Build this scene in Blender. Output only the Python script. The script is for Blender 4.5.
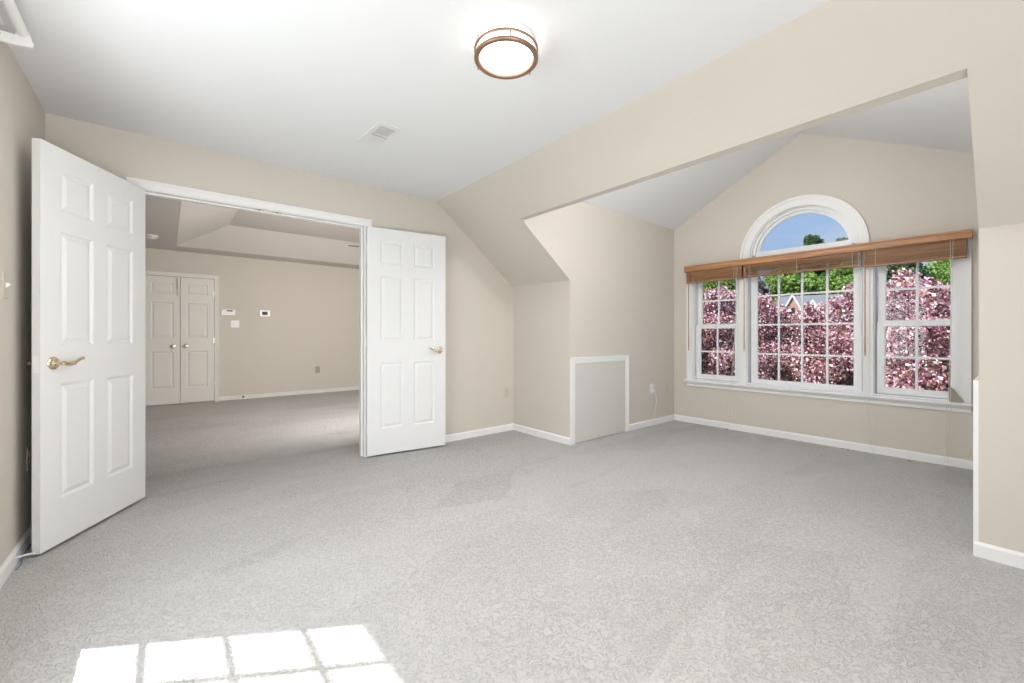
import bpy, bmesh, math, random
from mathutils import Vector, Matrix, noise
R = math.radians
PI = math.pi
random.seed(7)
sc = bpy.context.scene
for o in list(bpy.data.objects):
    bpy.data.objects.remove(o)
COL = sc.collection

# ------------------------------------------------------------------ camera
cd = bpy.data.cameras.new('camera')
cd.sensor_width = 36.0
cd.lens = 36.0 * 420.7 / 1024.0
cd.shift_y = -(341.5 - 335.2) / 1024.0
cd.clip_start = 0.05
cd.clip_end = 300
cam = bpy.data.objects.new('camera', cd)
cam.location = (0, 0, 1.085)
cam.rotation_euler = (R(90), 0, R(-39.4))
COL.objects.link(cam)
sc.camera = cam

# ------------------------------------------------------------------ world, sun, lamps, exposure
vs = sc.view_settings
vs.view_transform = 'Standard'
vs.look = 'None'
vs.exposure = 0.0
vs.gamma = 1.0
vs.use_curve_mapping = False

world = bpy.data.worlds.new('sky')
sc.world = world
world.use_nodes = True
wn, wl = world.node_tree.nodes, world.node_tree.links
wn.clear()
wo = wn.new('ShaderNodeOutputWorld')
bg = wn.new('ShaderNodeBackground')
tc = wn.new('ShaderNodeTexCoord')
sx = wn.new('ShaderNodeSeparateXYZ')
ramp = wn.new('ShaderNodeValToRGB')
ramp.color_ramp.elements[0].position = 0.0
ramp.color_ramp.elements[0].color = (0.56, 0.72, 0.94, 1)
ramp.color_ramp.elements[1].position = 0.6
ramp.color_ramp.elements[1].color = (0.16, 0.33, 0.80, 1)
e = ramp.color_ramp.elements.new(0.22)
e.color = (0.42, 0.61, 0.93, 1)
cl = wn.new('ShaderNodeTexNoise')
cl.inputs['Scale'].default_value = 5.0
cl.inputs['Detail'].default_value = 6.0
clr = wn.new('ShaderNodeValToRGB')
clr.color_ramp.elements[0].position = 0.48
clr.color_ramp.elements[1].position = 0.72
mp = wn.new('ShaderNodeMapping')
mp.inputs['Scale'].default_value = (1, 1, 3.5)
mx = wn.new('ShaderNodeMix')
mx.data_type = 'RGBA'
mx.inputs['B'].default_value = (0.62, 0.74, 0.92, 1)
wl.new(tc.outputs['Generated'], sx.inputs[0])
wl.new(sx.outputs['Z'], ramp.inputs[0])
wl.new(tc.outputs['Generated'], mp.inputs[0])
wl.new(mp.outputs[0], cl.inputs['Vector'])
wl.new(cl.outputs['Fac'], clr.inputs[0])
wl.new(clr.outputs[0], mx.inputs['Factor'])
wl.new(ramp.outputs[0], mx.inputs['A'])
wl.new(mx.outputs['Result'], bg.inputs['Color'])
bg.inputs['Strength'].default_value = 0.85
wl.new(bg.outputs[0], wo.inputs[0])


def lamp(name, kind, loc, power, color=(1, 1, 1), size=None, size_y=None, direction=None, spread=None):
    d = bpy.data.lights.new(name, kind)
    d.energy = power
    d.color = color
    if kind == 'AREA':
        d.size = size
        if size_y:
            d.shape = 'RECTANGLE'
            d.size_y = size_y
        if spread:
            d.spread = spread
    elif kind == 'POINT' and size:
        d.shadow_soft_size = size
    o = bpy.data.objects.new(name, d)
    o.location = loc
    if direction is not None:
        o.rotation_euler = Vector(direction).to_track_quat('-Z', 'Y').to_euler()
    COL.objects.link(o)
    return o


SUN_E = 52.8
sd = Vector((0.848 * math.cos(R(SUN_E)), -0.528 * math.cos(R(SUN_E)), -math.sin(R(SUN_E))))
sun = lamp('sun', 'SUN', (-6, 4, 8), 9.0, (1.0, 0.95, 0.88), direction=sd)
sun.data.angle = R(0.6)
# soft fill added behind the camera; the wall there has no window
lamp('back_fill', 'AREA', (1.2, -3.0, 1.4), 25, (0.90, 0.95, 1.0), 2.6, 1.7, (0.0, 1, 0.10))
# daylight of the window in the left wall
lamp('daylight_left_window', 'AREA', (-0.85, 1.68, 1.2), 35, (0.90, 0.95, 1.0), 1.0, 1.2, (1, 0, 0))
# soft fill added behind the camera, tipped up, standing in for a flash
lamp('up_fill', 'AREA', (0.5, -0.6, 0.25), 47, (1.0, 0.985, 0.97), 1.5, 1.0, (-0.05, 1.0, 0.62))
# fill light without a fixture, added out of sight behind the dormer header
lamp('dormer_fill', 'POINT', (2.78, 1.45, 2.42), 32, (0.97, 0.98, 1.0), 0.12)
# small fill added to brighten the left wall
lamp('left_wall_fill', 'AREA', (1.5, -0.9, 1.5), 3.5, (1.0, 0.97, 0.92), 0.5, 0.5, (-2.1, 3.1, 0.15), R(45))
# fill added for the room beyond the doors, hidden round the right jamb
lamp('far_room_fill', 'AREA', (2.3, 4.3, 1.5), 90, (1.0, 0.97, 0.93), 1.0, 1.0, (-0.10, 1, 0.0))


# ------------------------------------------------------------------ materials
def mat(name, color, rough=0.6, metal=0.0, spec=0.5):
    m = bpy.data.materials.new(name)
    m.use_nodes = True
    b = m.node_tree.nodes['Principled BSDF']
    b.inputs['Base Color'].default_value = (*color, 1)
    b.inputs['Roughness'].default_value = rough
    b.inputs['Metallic'].default_value = metal
    b.inputs['Specular IOR Level'].default_value = spec
    return m


def N(m, kind, **kw):
    n = m.node_tree.nodes.new(kind)
    for k, v in kw.items():
        if k in n.inputs:
            n.inputs[k].default_value = v
        else:
            setattr(n, k, v)
    return n


def L(m, a, b):
    m.node_tree.links.new(a, b)


def B(m):
    return m.node_tree.nodes['Principled BSDF']


def paint(name, color, rough=0.75, bump=0.03):
    """painted plaster or wood with a faint roller texture"""
    m = mat(name, color, rough, spec=0.25)
    t = N(m, 'ShaderNodeTexCoord')
    n = N(m, 'ShaderNodeTexNoise', Scale=220.0, Detail=2.0)
    L(m, t.outputs['Object'], n.inputs['Vector'])
    bp = N(m, 'ShaderNodeBump', Strength=bump, Distance=0.002)
    L(m, n.outputs['Fac'], bp.inputs['Height'])
    L(m, bp.outputs[0], B(m).inputs['Normal'])
    n2 = N(m, 'ShaderNodeTexNoise', Scale=1.3, Detail=3.0)
    L(m, t.outputs['Object'], n2.inputs['Vector'])
    hs = N(m, 'ShaderNodeMix', data_type='RGBA')
    hs.inputs['A'].default_value = (*[c * 0.985 for c in color], 1)
    hs.inputs['B'].default_value = (*[min(1, c * 1.015) for c in color], 1)
    L(m, n2.outputs['Fac'], hs.inputs['Factor'])
    L(m, hs.outputs['Result'], B(m).inputs['Base Color'])
    return m


M = {}
M['wall'] = paint('beige_wall_paint', (0.655, 0.610, 0.545))
M['hatch'] = paint('pale_hatch_paint', (0.66, 0.63, 0.59))
M['ceil'] = paint('white_ceiling_paint', (0.80, 0.81, 0.82), 0.9)
M['trim'] = paint('white_trim_paint', (0.86, 0.86, 0.855), 0.4, 0.0)
M['door'] = paint('white_door_paint', (0.78, 0.785, 0.79), 0.42, 0.01)
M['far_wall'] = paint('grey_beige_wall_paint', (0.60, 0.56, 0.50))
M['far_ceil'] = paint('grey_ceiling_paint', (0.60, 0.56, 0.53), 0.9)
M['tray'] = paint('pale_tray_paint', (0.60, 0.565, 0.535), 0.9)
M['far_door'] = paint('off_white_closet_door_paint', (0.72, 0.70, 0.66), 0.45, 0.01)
M['brass'] = mat('polished_brass', (0.70, 0.60, 0.42), 0.26, 1.0)
M['nickel'] = mat('dull_nickel', (0.55, 0.50, 0.42), 0.35, 1.0)
M['bronze'] = mat('brushed_bronze', (0.36, 0.23, 0.16), 0.38, 0.75)
M['plastic'] = mat('white_plastic', (0.82, 0.82, 0.80), 0.35)
M['beige_plastic'] = mat('beige_painted_plastic', (0.62, 0.55, 0.47), 0.5)
M['grey_plastic'] = mat('grey_plastic', (0.34, 0.32, 0.30), 0.5)
M['dark'] = mat('dark_slot', (0.03, 0.03, 0.03), 0.6)
M['vinyl'] = mat('white_window_vinyl', (0.84, 0.85, 0.86), 0.35)
M['cord'] = mat('off_white_cord', (0.72, 0.68, 0.60), 0.7)
M['blue'] = mat('blue_cable', (0.14, 0.22, 0.34), 0.5)
M['vent'] = mat('white_enamel_vent', (0.78, 0.78, 0.77), 0.5)
M['wedge'] = mat('grey_wedge_rubber', (0.36, 0.33, 0.30), 0.7)
M['fan'] = mat('dark_fan_blade', (0.05, 0.035, 0.03), 0.5)
M['soil'] = mat('dark_crumb', (0.10, 0.07, 0.05), 0.9)

# frosted lit diffuser of the ceiling lamp
m = bpy.data.materials.new('lit_frosted_glass')
m.use_nodes = True
b_ = m.node_tree.nodes['Principled BSDF']
b_.inputs['Base Color'].default_value = (0.9, 0.9, 0.88, 1)
b_.inputs['Emission Color'].default_value = (1.0, 0.96, 0.90, 1)
b_.inputs['Emission Strength'].default_value = 4.0
M['lit'] = m

# clear window glass
m = bpy.data.materials.new('window_glass')
m.use_nodes = True
nt = m.node_tree
nt.nodes.clear()
out = nt.nodes.new('ShaderNodeOutputMaterial')
tr = nt.nodes.new('ShaderNodeBsdfTransparent')
tr.inputs[0].default_value = (0.97, 0.98, 0.98, 1)
gl = nt.nodes.new('ShaderNodeBsdfGlossy')
gl.inputs['Roughness'].default_value = 0.0
lw = nt.nodes.new('ShaderNodeLayerWeight')
lw.inputs['Blend'].default_value = 0.5
pw = nt.nodes.new('ShaderNodeMath')
pw.operation = 'POWER'
pw.inputs[1].default_value = 4.0
nt.links.new(lw.outputs['Facing'], pw.inputs[0])
fr = nt.nodes.new('ShaderNodeMath')
fr.operation = 'MULTIPLY_ADD'
fr.inputs[1].default_value = 0.25
fr.inputs[2].default_value = 0.012
nt.links.new(pw.outputs[0], fr.inputs[0])
ms = nt.nodes.new('ShaderNodeMixShader')
nt.links.new(fr.outputs[0], ms.inputs[0])
nt.links.new(tr.outputs[0], ms.inputs[1])
nt.links.new(gl.outputs[0], ms.inputs[2])
nt.links.new(ms.outputs[0], out.inputs[0])
M['glass'] = m


def carpet_mat():
    m = mat('loop_carpet', (0.6, 0.57, 0.53), 0.95, spec=0.1)
    t = N(m, 'ShaderNodeTexCoord')
    # curly cut-and-loop pattern: contour lines of a warped noise field
    n1 = N(m, 'ShaderNodeTexNoise', Scale=44.0, Detail=1.4, Roughness=0.4, Distortion=0.9)
    L(m, t.outputs['Object'], n1.inputs['Vector'])
    mu = N(m, 'ShaderNodeMath', operation='MULTIPLY')
    mu.inputs[1].default_value = 24.0
    L(m, n1.outputs['Fac'], mu.inputs[0])
    si = N(m, 'ShaderNodeMath', operation='SINE')
    L(m, mu.outputs[0], si.inputs[0])
    rp = N(m, 'ShaderNodeValToRGB')
    rp.color_ramp.elements[0].position = 0.0
    rp.color_ramp.elements[0].color = (0, 0, 0, 1)
    rp.color_ramp.elements[1].position = 0.34
    rp.color_ramp.elements[1].color = (1, 1, 1, 1)
    ad = N(m, 'ShaderNodeMath', operation='MULTIPLY_ADD')
    ad.inputs[1].default_value = 0.5
    ad.inputs[2].default_value = 0.5
    L(m, si.outputs[0], ad.inputs[0])
    L(m, ad.outputs[0], rp.inputs[0])
    # tufts
    v = N(m, 'ShaderNodeTexVoronoi', Scale=150.0)
    L(m, t.outputs['Object'], v.inputs['Vector'])
    fine = N(m, 'ShaderNodeTexNoise', Scale=300.0, Detail=3.0)
    L(m, t.outputs['Object'], fine.inputs['Vector'])
    # vacuum tracks: nap leaning one way or the other, in long straight-edged strokes
    mp = N(m, 'ShaderNodeMapping')
    mp.inputs['Rotation'].default_value = (0, 0, R(38))
    mp.inputs['Scale'].default_value = (0.75, 2.1, 1)
    wn_ = N(m, 'ShaderNodeTexNoise', Scale=1.6, Detail=3.0)
    L(m, t.outputs['Object'], wn_.inputs['Vector'])
    wv = N(m, 'ShaderNodeVectorMath', operation='MULTIPLY_ADD')
    wv.inputs[1].default_value = (0.28, 0.28, 0.0)
    L(m, wn_.outputs['Color'], wv.inputs[0])
    L(m, t.outputs['Object'], wv.inputs[2])
    L(m, wv.outputs[0], mp.inputs['Vector'])
    vt = N(m, 'ShaderNodeTexVoronoi', Scale=1.25)
    L(m, mp.outputs[0], vt.inputs['Vector'])
    sp = N(m, 'ShaderNodeSeparateColor')
    L(m, vt.outputs['Color'], sp.inputs[0])
    mp2 = N(m, 'ShaderNodeMapping')
    mp2.inputs['Rotation'].default_value = (0, 0, R(-30))
    mp2.inputs['Scale'].default_value = (0.6, 2.6, 1)
    L(m, wv.outputs[0], mp2.inputs['Vector'])
    vt2 = N(m, 'ShaderNodeTexVoronoi', Scale=1.0)
    L(m, mp2.outputs[0], vt2.inputs['Vector'])
    sp2 = N(m, 'ShaderNodeSeparateColor')
    L(m, vt2.outputs['Color'], sp2.inputs[0])
    tra = N(m, 'ShaderNodeMath', operation='ADD')
    L(m, sp.outputs[0], tra.inputs[0])
    L(m, sp2.outputs[1], tra.inputs[1])
    big = N(m, 'ShaderNodeTexNoise', Scale=2.0, Detail=4.0)
    L(m, t.outputs['Object'], big.inputs['Vector'])
    # value = 0.86 + 0.14*line + 0.05*(tracks-1) + 0.06*(big-.5) + .1*(fine-.5)
    def madd(a, k, c):
        q = N(m, 'ShaderNodeMath', operation='MULTIPLY_ADD')
        q.inputs[1].default_value = k
        L(m, a, q.inputs[0])
        if isinstance(c, float):
            q.inputs[2].default_value = c
        else:
            L(m, c, q.inputs[2])
        return q.outputs[0]
    x = madd(rp.outputs[0], 0.14, 0.53)
    x = madd(tra.outputs[0], 0.09, x)
    x = madd(big.outputs['Fac'], 0.12, x)
    x = madd(fine.outputs['Fac'], 0.30, x)
    mxc = N(m, 'ShaderNodeMix', data_type='RGBA')
    mxc.inputs['A'].default_value = (0, 0, 0, 1)
    mxc.inputs['B'].default_value = (0.60, 0.588, 0.575, 1)
    L(m, x, mxc.inputs['Factor'])
    L(m, mxc.outputs['Result'], B(m).inputs['Base Color'])
    h = madd(rp.outputs[0], 1.0, madd(v.outputs['Distance'], 0.5, madd(fine.outputs['Fac'], 0.6, 0.0)))
    bp = N(m, 'ShaderNodeBump', Strength=0.7, Distance=0.006)
    L(m, h, bp.inputs['Height'])
    L(m, bp.outputs[0], B(m).inputs['Normal'])
    return m


M['carpet'] = carpet_mat()


def wood_mat(name, a, b, rough=0.4):
    m = mat(name, a, rough)
    t = N(m, 'ShaderNodeTexCoord')
    mp = N(m, 'ShaderNodeMapping')
    mp.inputs['Scale'].default_value = (60, 3.0, 60)
    n = N(m, 'ShaderNodeTexNoise', Scale=1.0, Detail=5.0, Distortion=0.6)
    L(m, t.outputs['Object'], mp.inputs[0])
    L(m, mp.outputs[0], n.inputs['Vector'])
    r = N(m, 'ShaderNodeValToRGB')
    r.color_ramp.elements[0].position = 0.32
    r.color_ramp.elements[0].color = (*b, 1)
    r.color_ramp.elements[1].position = 0.66
    r.color_ramp.elements[1].color = (*a, 1)
    L(m, n.outputs['Fac'], r.inputs[0])
    oi = N(m, 'ShaderNodeObjectInfo')
    mr = N(m, 'ShaderNodeMapRange')
    mr.inputs['To Min'].default_value = 0.62
    mr.inputs['To Max'].default_value = 1.12
    L(m, oi.outputs['Random'], mr.inputs['Value'])
    hv = N(m, 'ShaderNodeHueSaturation')
    L(m, mr.outputs[0], hv.inputs['Value'])
    L(m, r.outputs[0], hv.inputs['Color'])
    L(m, hv.outputs[0], B(m).inputs['Base Color'])
    return m


M['wood'] = wood_mat('honey_stained_blind_wood', (0.52, 0.27, 0.125), (0.30, 0.14, 0.06))


def leaf_mat(name, stops, rough=0.6, trans=0.3):
    m = mat(name, stops[0][1], rough, spec=0.3)
    g = N(m, 'ShaderNodeNewGeometry')
    r = N(m, 'ShaderNodeValToRGB')
    r.color_ramp.interpolation = 'CONSTANT'
    els = r.color_ramp.elements
    els[0].position = stops[0][0]
    els[0].color = (*stops[0][1], 1)
    els[1].position = stops[1][0]
    els[1].color = (*stops[1][1], 1)
    for p, c in stops[2:]:
        e = els.new(p)
        e.color = (*c, 1)
    L(m, g.outputs['Random Per Island'], r.inputs[0])
    L(m, r.outputs[0], B(m).inputs['Base Color'])
    tl = N(m, 'ShaderNodeBsdfTranslucent')
    L(m, r.outputs[0], tl.inputs[0])
    mx = N(m, 'ShaderNodeMixShader')
    mx.inputs[0].default_value = trans
    L(m, B(m).outputs[0], mx.inputs[1])
    L(m, tl.outputs[0], mx.inputs[2])
    L(m, mx.outputs[0], m.node_tree.nodes['Material Output'].inputs[0])
    return m


M['blossom'] = leaf_mat('pink_blossom_and_bronze_leaf', [
    (0.0, (0.66, 0.33, 0.44)), (0.15, (0.80, 0.53, 0.61)), (0.32, (0.92, 0.78, 0.82)),
    (0.48, (0.46, 0.17, 0.27)), (0.59, (0.19, 0.06, 0.08)), (0.71, (0.38, 0.20, 0.12)),
    (0.81, (0.52, 0.38, 0.22)), (0.87, (0.10, 0.05, 0.05)), (0.93, (0.96, 0.92, 0.90))])
M['leaf_dark'] = leaf_mat('dark_green_leaf', [
    (0.0, (0.06, 0.12, 0.05)), (0.4, (0.10, 0.19, 0.08)), (0.75, (0.16, 0.25, 0.12))])
M['leaf_fresh'] = leaf_mat('fresh_green_leaf', [
    (0.0, (0.13, 0.24, 0.05)), (0.4, (0.24, 0.38, 0.08)), (0.75, (0.38, 0.50, 0.14))])
M['leaf_grey'] = leaf_mat('grey_brown_twiggy_leaf', [
    (0.0, (0.16, 0.13, 0.13)), (0.4, (0.24, 0.20, 0.19)), (0.75, (0.33, 0.28, 0.26))])
M['bark'] = mat('grey_brown_bark', (0.12, 0.085, 0.07), 0.9)
M['grass'] = paint('lawn', (0.10, 0.17, 0.05), 0.95)
M['roof'] = paint('grey_shingle', (0.17, 0.18, 0.20), 0.85)
M['siding'] = paint('white_siding', (0.80, 0.80, 0.80), 0.6)


def brick_mat():
    m = mat('red_brick', (0.4, 0.15, 0.1), 0.9)
    t = N(m, 'ShaderNodeTexCoord')
    mp = N(m, 'ShaderNodeMapping')
    mp.inputs['Rotation'].default_value = (R(90), 0, 0)
    b = N(m, 'ShaderNodeTexBrick', Scale=4.0)
    b.inputs['Color1'].default_value = (0.62, 0.32, 0.24, 1)
    b.inputs['Color2'].default_value = (0.52, 0.24, 0.17, 1)
    b.inputs['Mortar'].default_value = (0.5, 0.42, 0.36, 1)
    L(m, t.outputs['Object'], mp.inputs[0])
    L(m, mp.outputs[0], b.inputs['Vector'])
    L(m, b.outputs['Color'], B(m).inputs['Base Color'])
    return m


M['brick'] = brick_mat()


# ------------------------------------------------------------------ mesh helpers
BXN = [0]


def bx(bm, x0, x1, y0, y1, z0, z1, mi=0):
    BXN[0] += 1
    e = 0.00004 * (BXN[0] * 5 % 11)     # neighbouring boxes never share a coplanar face
    x0, x1, y0, y1, z0, z1 = x0 - e, x1 + e, y0 - e, y1 + e, z0 - e, z1 + e
    vs_ = [bm.verts.new(p) for p in ((x0, y0, z0), (x1, y0, z0), (x1, y1, z0), (x0, y1, z0),
                                     (x0, y0, z1), (x1, y0, z1), (x1, y1, z1), (x0, y1, z1))]
    for f in ((3, 2, 1, 0), (4, 5, 6, 7), (0, 1, 5, 4), (1, 2, 6, 5), (2, 3, 7, 6), (3, 0, 4, 7)):
        fc = bm.faces.new([vs_[i] for i in f])
        fc.material_index = mi
    return vs_


def hull8(bm, bot, top):
    """a six-sided solid from two quads given in the same winding"""
    v = [bm.verts.new(p) for p in list(bot) + list(top)]
    n = len(bot)
    bm.faces.new([v[i] for i in range(n)][::-1])
    bm.faces.new([v[n + i] for i in range(n)])
    for i in range(n):
        j = (i + 1) % n
        bm.faces.new([v[i], v[j], v[n + j], v[n + i]])


def prism(bm, pts, axis, a, b):
    """polygon pts in the plane perpendicular to axis, extruded from a to b"""
    def P(p, c):
        if axis == 'x':
            return (c, p[0], p[1])
        if axis == 'y':
            return (p[0], c, p[1])
        return (p[0], p[1], c)
    hull8(bm, [P(p, a) for p in pts], [P(p, b) for p in pts])


def tube(bm, pts, r, seg=10, caps=True):
    """round tube along a polyline; r may be a list"""
    pts = [Vector(p) for p in pts]
    rr = r if isinstance(r, (list, tuple)) else [r] * len(pts)
    rings = []
    up = None
    for i, p in enumerate(pts):
        if i == 0:
            d = pts[1] - pts[0]
        elif i == len(pts) - 1:
            d = pts[-1] - pts[-2]
        else:
            d = (pts[i + 1] - pts[i - 1])
        d.normalize()
        if up is None:
            up = Vector((0, 0, 1)) if abs(d.z) < 0.9 else Vector((1, 0, 0))
        s = d.cross(up).normalized()
        up = s.cross(d).normalized()
        rings.append([bm.verts.new(p + (s * math.cos(2 * PI * k / seg) + up * math.sin(2 * PI * k / seg)) * rr[i]) for k in range(seg)])
    for a, b in zip(rings, rings[1:]):
        for k in range(seg):
            bm.faces.new([a[k], a[(k + 1) % seg], b[(k + 1) % seg], b[k]])
    if caps:
        bm.faces.new(rings[0][::-1])
        bm.faces.new(rings[-1])


def lathe(bm, prof, center=(0, 0, 0), axis='z', seg=40):
    """profile of (radius, height) turned round an axis"""
    c = Vector(center)
    rings = []
    for (r, h) in prof:
        ring = []
        if r < 1e-6:
            p = {'z': (0, 0, h), 'y': (0, h, 0), 'x': (h, 0, 0)}[axis]
            rings.append([bm.verts.new(c + Vector(p))] * seg)
            continue
        for k in range(seg):
            a = 2 * PI * k / seg
            p = (r * math.cos(a), r * math.sin(a), h)
            if axis == 'y':
                p = (p[0], p[2], p[1])
            elif axis == 'x':
                p = (p[2], p[0], p[1])
            ring.append(bm.verts.new(c + Vector(p)))
        rings.append(ring)
    for a, b in zip(rings, rings[1:]):
        for k in range(seg):
            vv = []
            for v in (a[k], a[(k + 1) % seg], b[(k + 1) % seg], b[k]):
                if v not in vv:
                    vv.append(v)
            if len(vv) > 2:
                bm.faces.new(vv)
    if prof[0][0] > 1e-6:
        bm.faces.new(rings[0][::-1])
    if prof[-1][0] > 1e-6:
        bm.faces.new(rings[-1])


def obj(name, bm, m, parent=None, smooth=False, bevel=0.0, loc=None, rotz=None):
    bmesh.ops.recalc_face_normals(bm, faces=bm.faces)
    me = bpy.data.meshes.new(name)
    bm.to_mesh(me)
    bm.free()
    me.materials.append(m)
    if smooth:
        for p in me.polygons:
            p.use_smooth = True
        try:
            me.set_sharp_from_angle(angle=R(40))
        except Exception:
            pass
    o = bpy.data.objects.new(name, me)
    COL.objects.link(o)
    if bevel:
        md = o.modifiers.new('bevel', 'BEVEL')
        md.width = bevel
        md.segments = 2
        md.limit_method = 'ANGLE'
        md.angle_limit = R(50)
    if parent:
        o.parent = parent
    if loc:
        o.location = loc
    if rotz is not None:
        o.rotation_euler = (0, 0, rotz)
    return o


def nb():
    return bmesh.new()


def tag(o, label=None, cat=None, group=None, kind=None):
    if label:
        o['label'] = label
    if cat:
        o['category'] = cat
    if group:
        o['group'] = group
    if kind:
        o['kind'] = kind
    return o


def struct(name, bm, m, label=None, cat=None, bevel=0.0, smooth=False):
    o = obj(name, bm, m, bevel=bevel, smooth=smooth)
    return tag(o, label, cat, kind='structure')


def empty(name, loc=(0, 0, 0), rotz=0.0, label=None, cat=None, group=None, kind=None):
    o = bpy.data.objects.new(name, None)
    o.empty_display_size = 0.1
    o.location = loc
    o.rotation_euler = (0, 0, rotz)
    COL.objects.link(o)
    return tag(o, label, cat, group, kind)


# ------------------------------------------------------------------ dimensions of the room (metres)
YA = 3.728        # wall with the double doors
XL = -0.5615      # left wall
H = 2.4186        # flat ceiling
XK = 3.081        # knee wall
YC1, YC0 = 2.85, 0.142   # the two cheeks of the dormer
XW = 5.032        # dormer window wall
ZH = 2.127        # underside of the dormer header
YB = 8.44         # far wall of the next room
HF = 2.408        # ceiling of the next room
YF = -3.2         # wall behind the camera


def xs(y):        # where the slope meets the flat ceiling
    return 2.043 + (y - 0.49) * 0.0115


def zk(y):        # where the slope meets the knee wall
    return 1.608 + (y - 0.14) * 0.0078


# ------------------------------------------------------------------ room shell
b = nb()
bx(b, -2.8, 5.2, YF - 0.1, 8.6, -0.12, 0.0)
struct('floor', b, M['carpet'])

b = nb()
wy0, wy1, wz0, wz1 = 1.10, 2.40, 0.52, 2.03
bx(b, XL - 0.15, XL, YF - 0.1, wy0, 0, H + 0.1)
bx(b, XL - 0.15, XL, wy1, YA, 0, H + 0.1)
bx(b, XL - 0.15, XL, wy0, wy1, 0, wz0)
bx(b, XL - 0.15, XL, wy0, wy1, wz1, H + 0.1)
struct('wall_left', b, M['wall'])

# wall with the opening to the next room
DX0, DX1, DZ = -0.158, 1.380, 2.073
b = nb()
bx(b, XL - 0.15, DX0, YA, YA + 0.12, 0, 2.9)
bx(b, DX1, 3.3, YA, YA + 0.12, 0, 2.9)
bx(b, DX0, DX1, YA, YA + 0.12, DZ, 2.9)
o = struct('wall_back', b, M['wall'])

b = nb()
bx(b, XL - 0.15, 4.0, YF - 0.15, YF - 0.1, 0, 2.6)
struct('wall_front', b, M['wall'])

# flat ceiling, its right edge follows the fold to the slope
b = nb()
pts = [(XL - 0.15, YF - 0.1), (xs(YF), YF - 0.1), (xs(YA), YA), (XL - 0.15, YA)]
hull8(b, [(x, y, H) for x, y in pts], [(x, y, H + 0.15) for x, y in pts])
struct('ceiling', b, M['ceil'])


def slope_pt(y, z):
    t = (H - z) / (H - zk(y))
    return xs(y) + t * (XK - xs(y))


b = nb()
for y0, y1, zb in ((YF - 0.1, YC0 - 0.003, None), (YC1 + 0.003, YA, None), (YC0 - 0.003, YC1 + 0.003, ZH)):
    ends = []
    for y in (y0, y1):
        z = zb if zb else zk(y)
        x = slope_pt(y, z)
        if zb:   # header: underside and back face
            ends.append([(xs(y), y, H), (x, y, z), (2.50, y, z), (2.50, y, 3.4), (xs(y), y, 3.4)])
        else:
            ends.append([(xs(y), y, H), (x, y, z), (x + 0.15, y, z), (x + 0.15, y, z + 0.25), (xs(y) + 0.1, y, H + 0.25), (xs(y), y, H + 0.25)])
    hull8(b, ends[0], ends[1])
struct('ceiling_slope', b, M['wall'])

# knee walls left and right of the dormer
b = nb()
for y0, y1 in ((YC1 + 0.003, YA), (YF - 0.1, YC0 - 0.003)):
    hull8(b, [(XK, y0, 0), (XK + 0.14, y0, 0), (XK + 0.14, y0, zk(y0)), (XK, y0, zk(y0))],
          [(XK, y1, 0), (XK + 0.14, y1, 0), (XK + 0.14, y1, zk(y1)), (XK, y1, zk(y1))])
struct('wall_knee', b, M['wall'])

# dormer cheeks
for nm, yy, y2 in (('wall_dormer_back', YC1, YC1 + 0.14), ('wall_dormer_front', YC0, YC0 - 0.14)):
    b = nb()
    z_ = zk(yy)
    prism(b, [(XK + 0.0008, 0), (XW + 0.1, 0), (XW + 0.1, 2.75), (2.4, 2.75), (slope_pt(yy, ZH) + 0.003, ZH), (XK + 0.0008, z_ + 0.001)], 'y', yy, y2)
    struct(nm, b, M['wall'])

# dormer ceiling: two planes meeting at a ridge
YR, ZR = 1.440, 3.156
b = nb()
x0, x1 = 2.42, XW + 0.12
for yy in (YC1 + 0.14, YC0 - 0.14):
    z_ = ZR - 0.5110 * abs(yy - YR)
    hull8(b, [(x0, YR, ZR), (x1, YR, ZR), (x1, yy, z_), (x0, yy, z_)],
          [(x0, YR, ZR + 0.12), (x1, YR, ZR + 0.12), (x1, yy, z_ + 0.12), (x0, yy, z_ + 0.12)])
struct('ceiling_dormer', b, M['ceil'])

# dormer window wall with its openings
yc = 1.472
RA = 0.475
WZ0, WZ1 = 0.535, 1.93
WY0, WY1 = 0.335, 2.605
b = nb()
X0, X1 = XW, XW + 0.16
bx(b, X0, X1, YC0 - 0.14, YC1 + 0.14, 0, WZ0)
bx(b, X0, X1, YC0 - 0.14, WY0, WZ0, WZ1)
bx(b, X0, X1, WY1, YC1 + 0.14, WZ0, WZ1)
arc = [(yc + RA * math.cos(a), WZ1 + RA * math.sin(a)) for a in [PI * k / 40 for k in range(41)]]
# upper part in slices either side of the arch so that every face stays convex
ya, yb = YC0 - 0.14, YC1 + 0.14
ztop = 3.3
bx(b, X0, X1, ya, yc - RA, WZ1, ztop)
bx(b, X0, X1, yc + RA, yb, WZ1, ztop)
for (p, q) in zip(arc, arc[1:]):
    prism(b, [(p[0], p[1]), (q[0], q[1]), (q[0], ztop), (p[0], ztop)], 'x', X0, X1)
# casing top between the side openings and the arch is solid wall
struct('wall_window', b, M['wall'])

# ------------------------------------------------------------------ the next room
b = nb()
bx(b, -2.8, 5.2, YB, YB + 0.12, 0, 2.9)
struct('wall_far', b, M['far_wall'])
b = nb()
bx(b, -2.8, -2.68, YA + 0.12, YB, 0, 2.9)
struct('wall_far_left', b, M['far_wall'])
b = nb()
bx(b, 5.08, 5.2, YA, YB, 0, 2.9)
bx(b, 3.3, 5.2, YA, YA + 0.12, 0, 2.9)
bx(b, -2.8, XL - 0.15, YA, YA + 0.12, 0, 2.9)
struct('wall_far_right', b, M['far_wall'])

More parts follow.
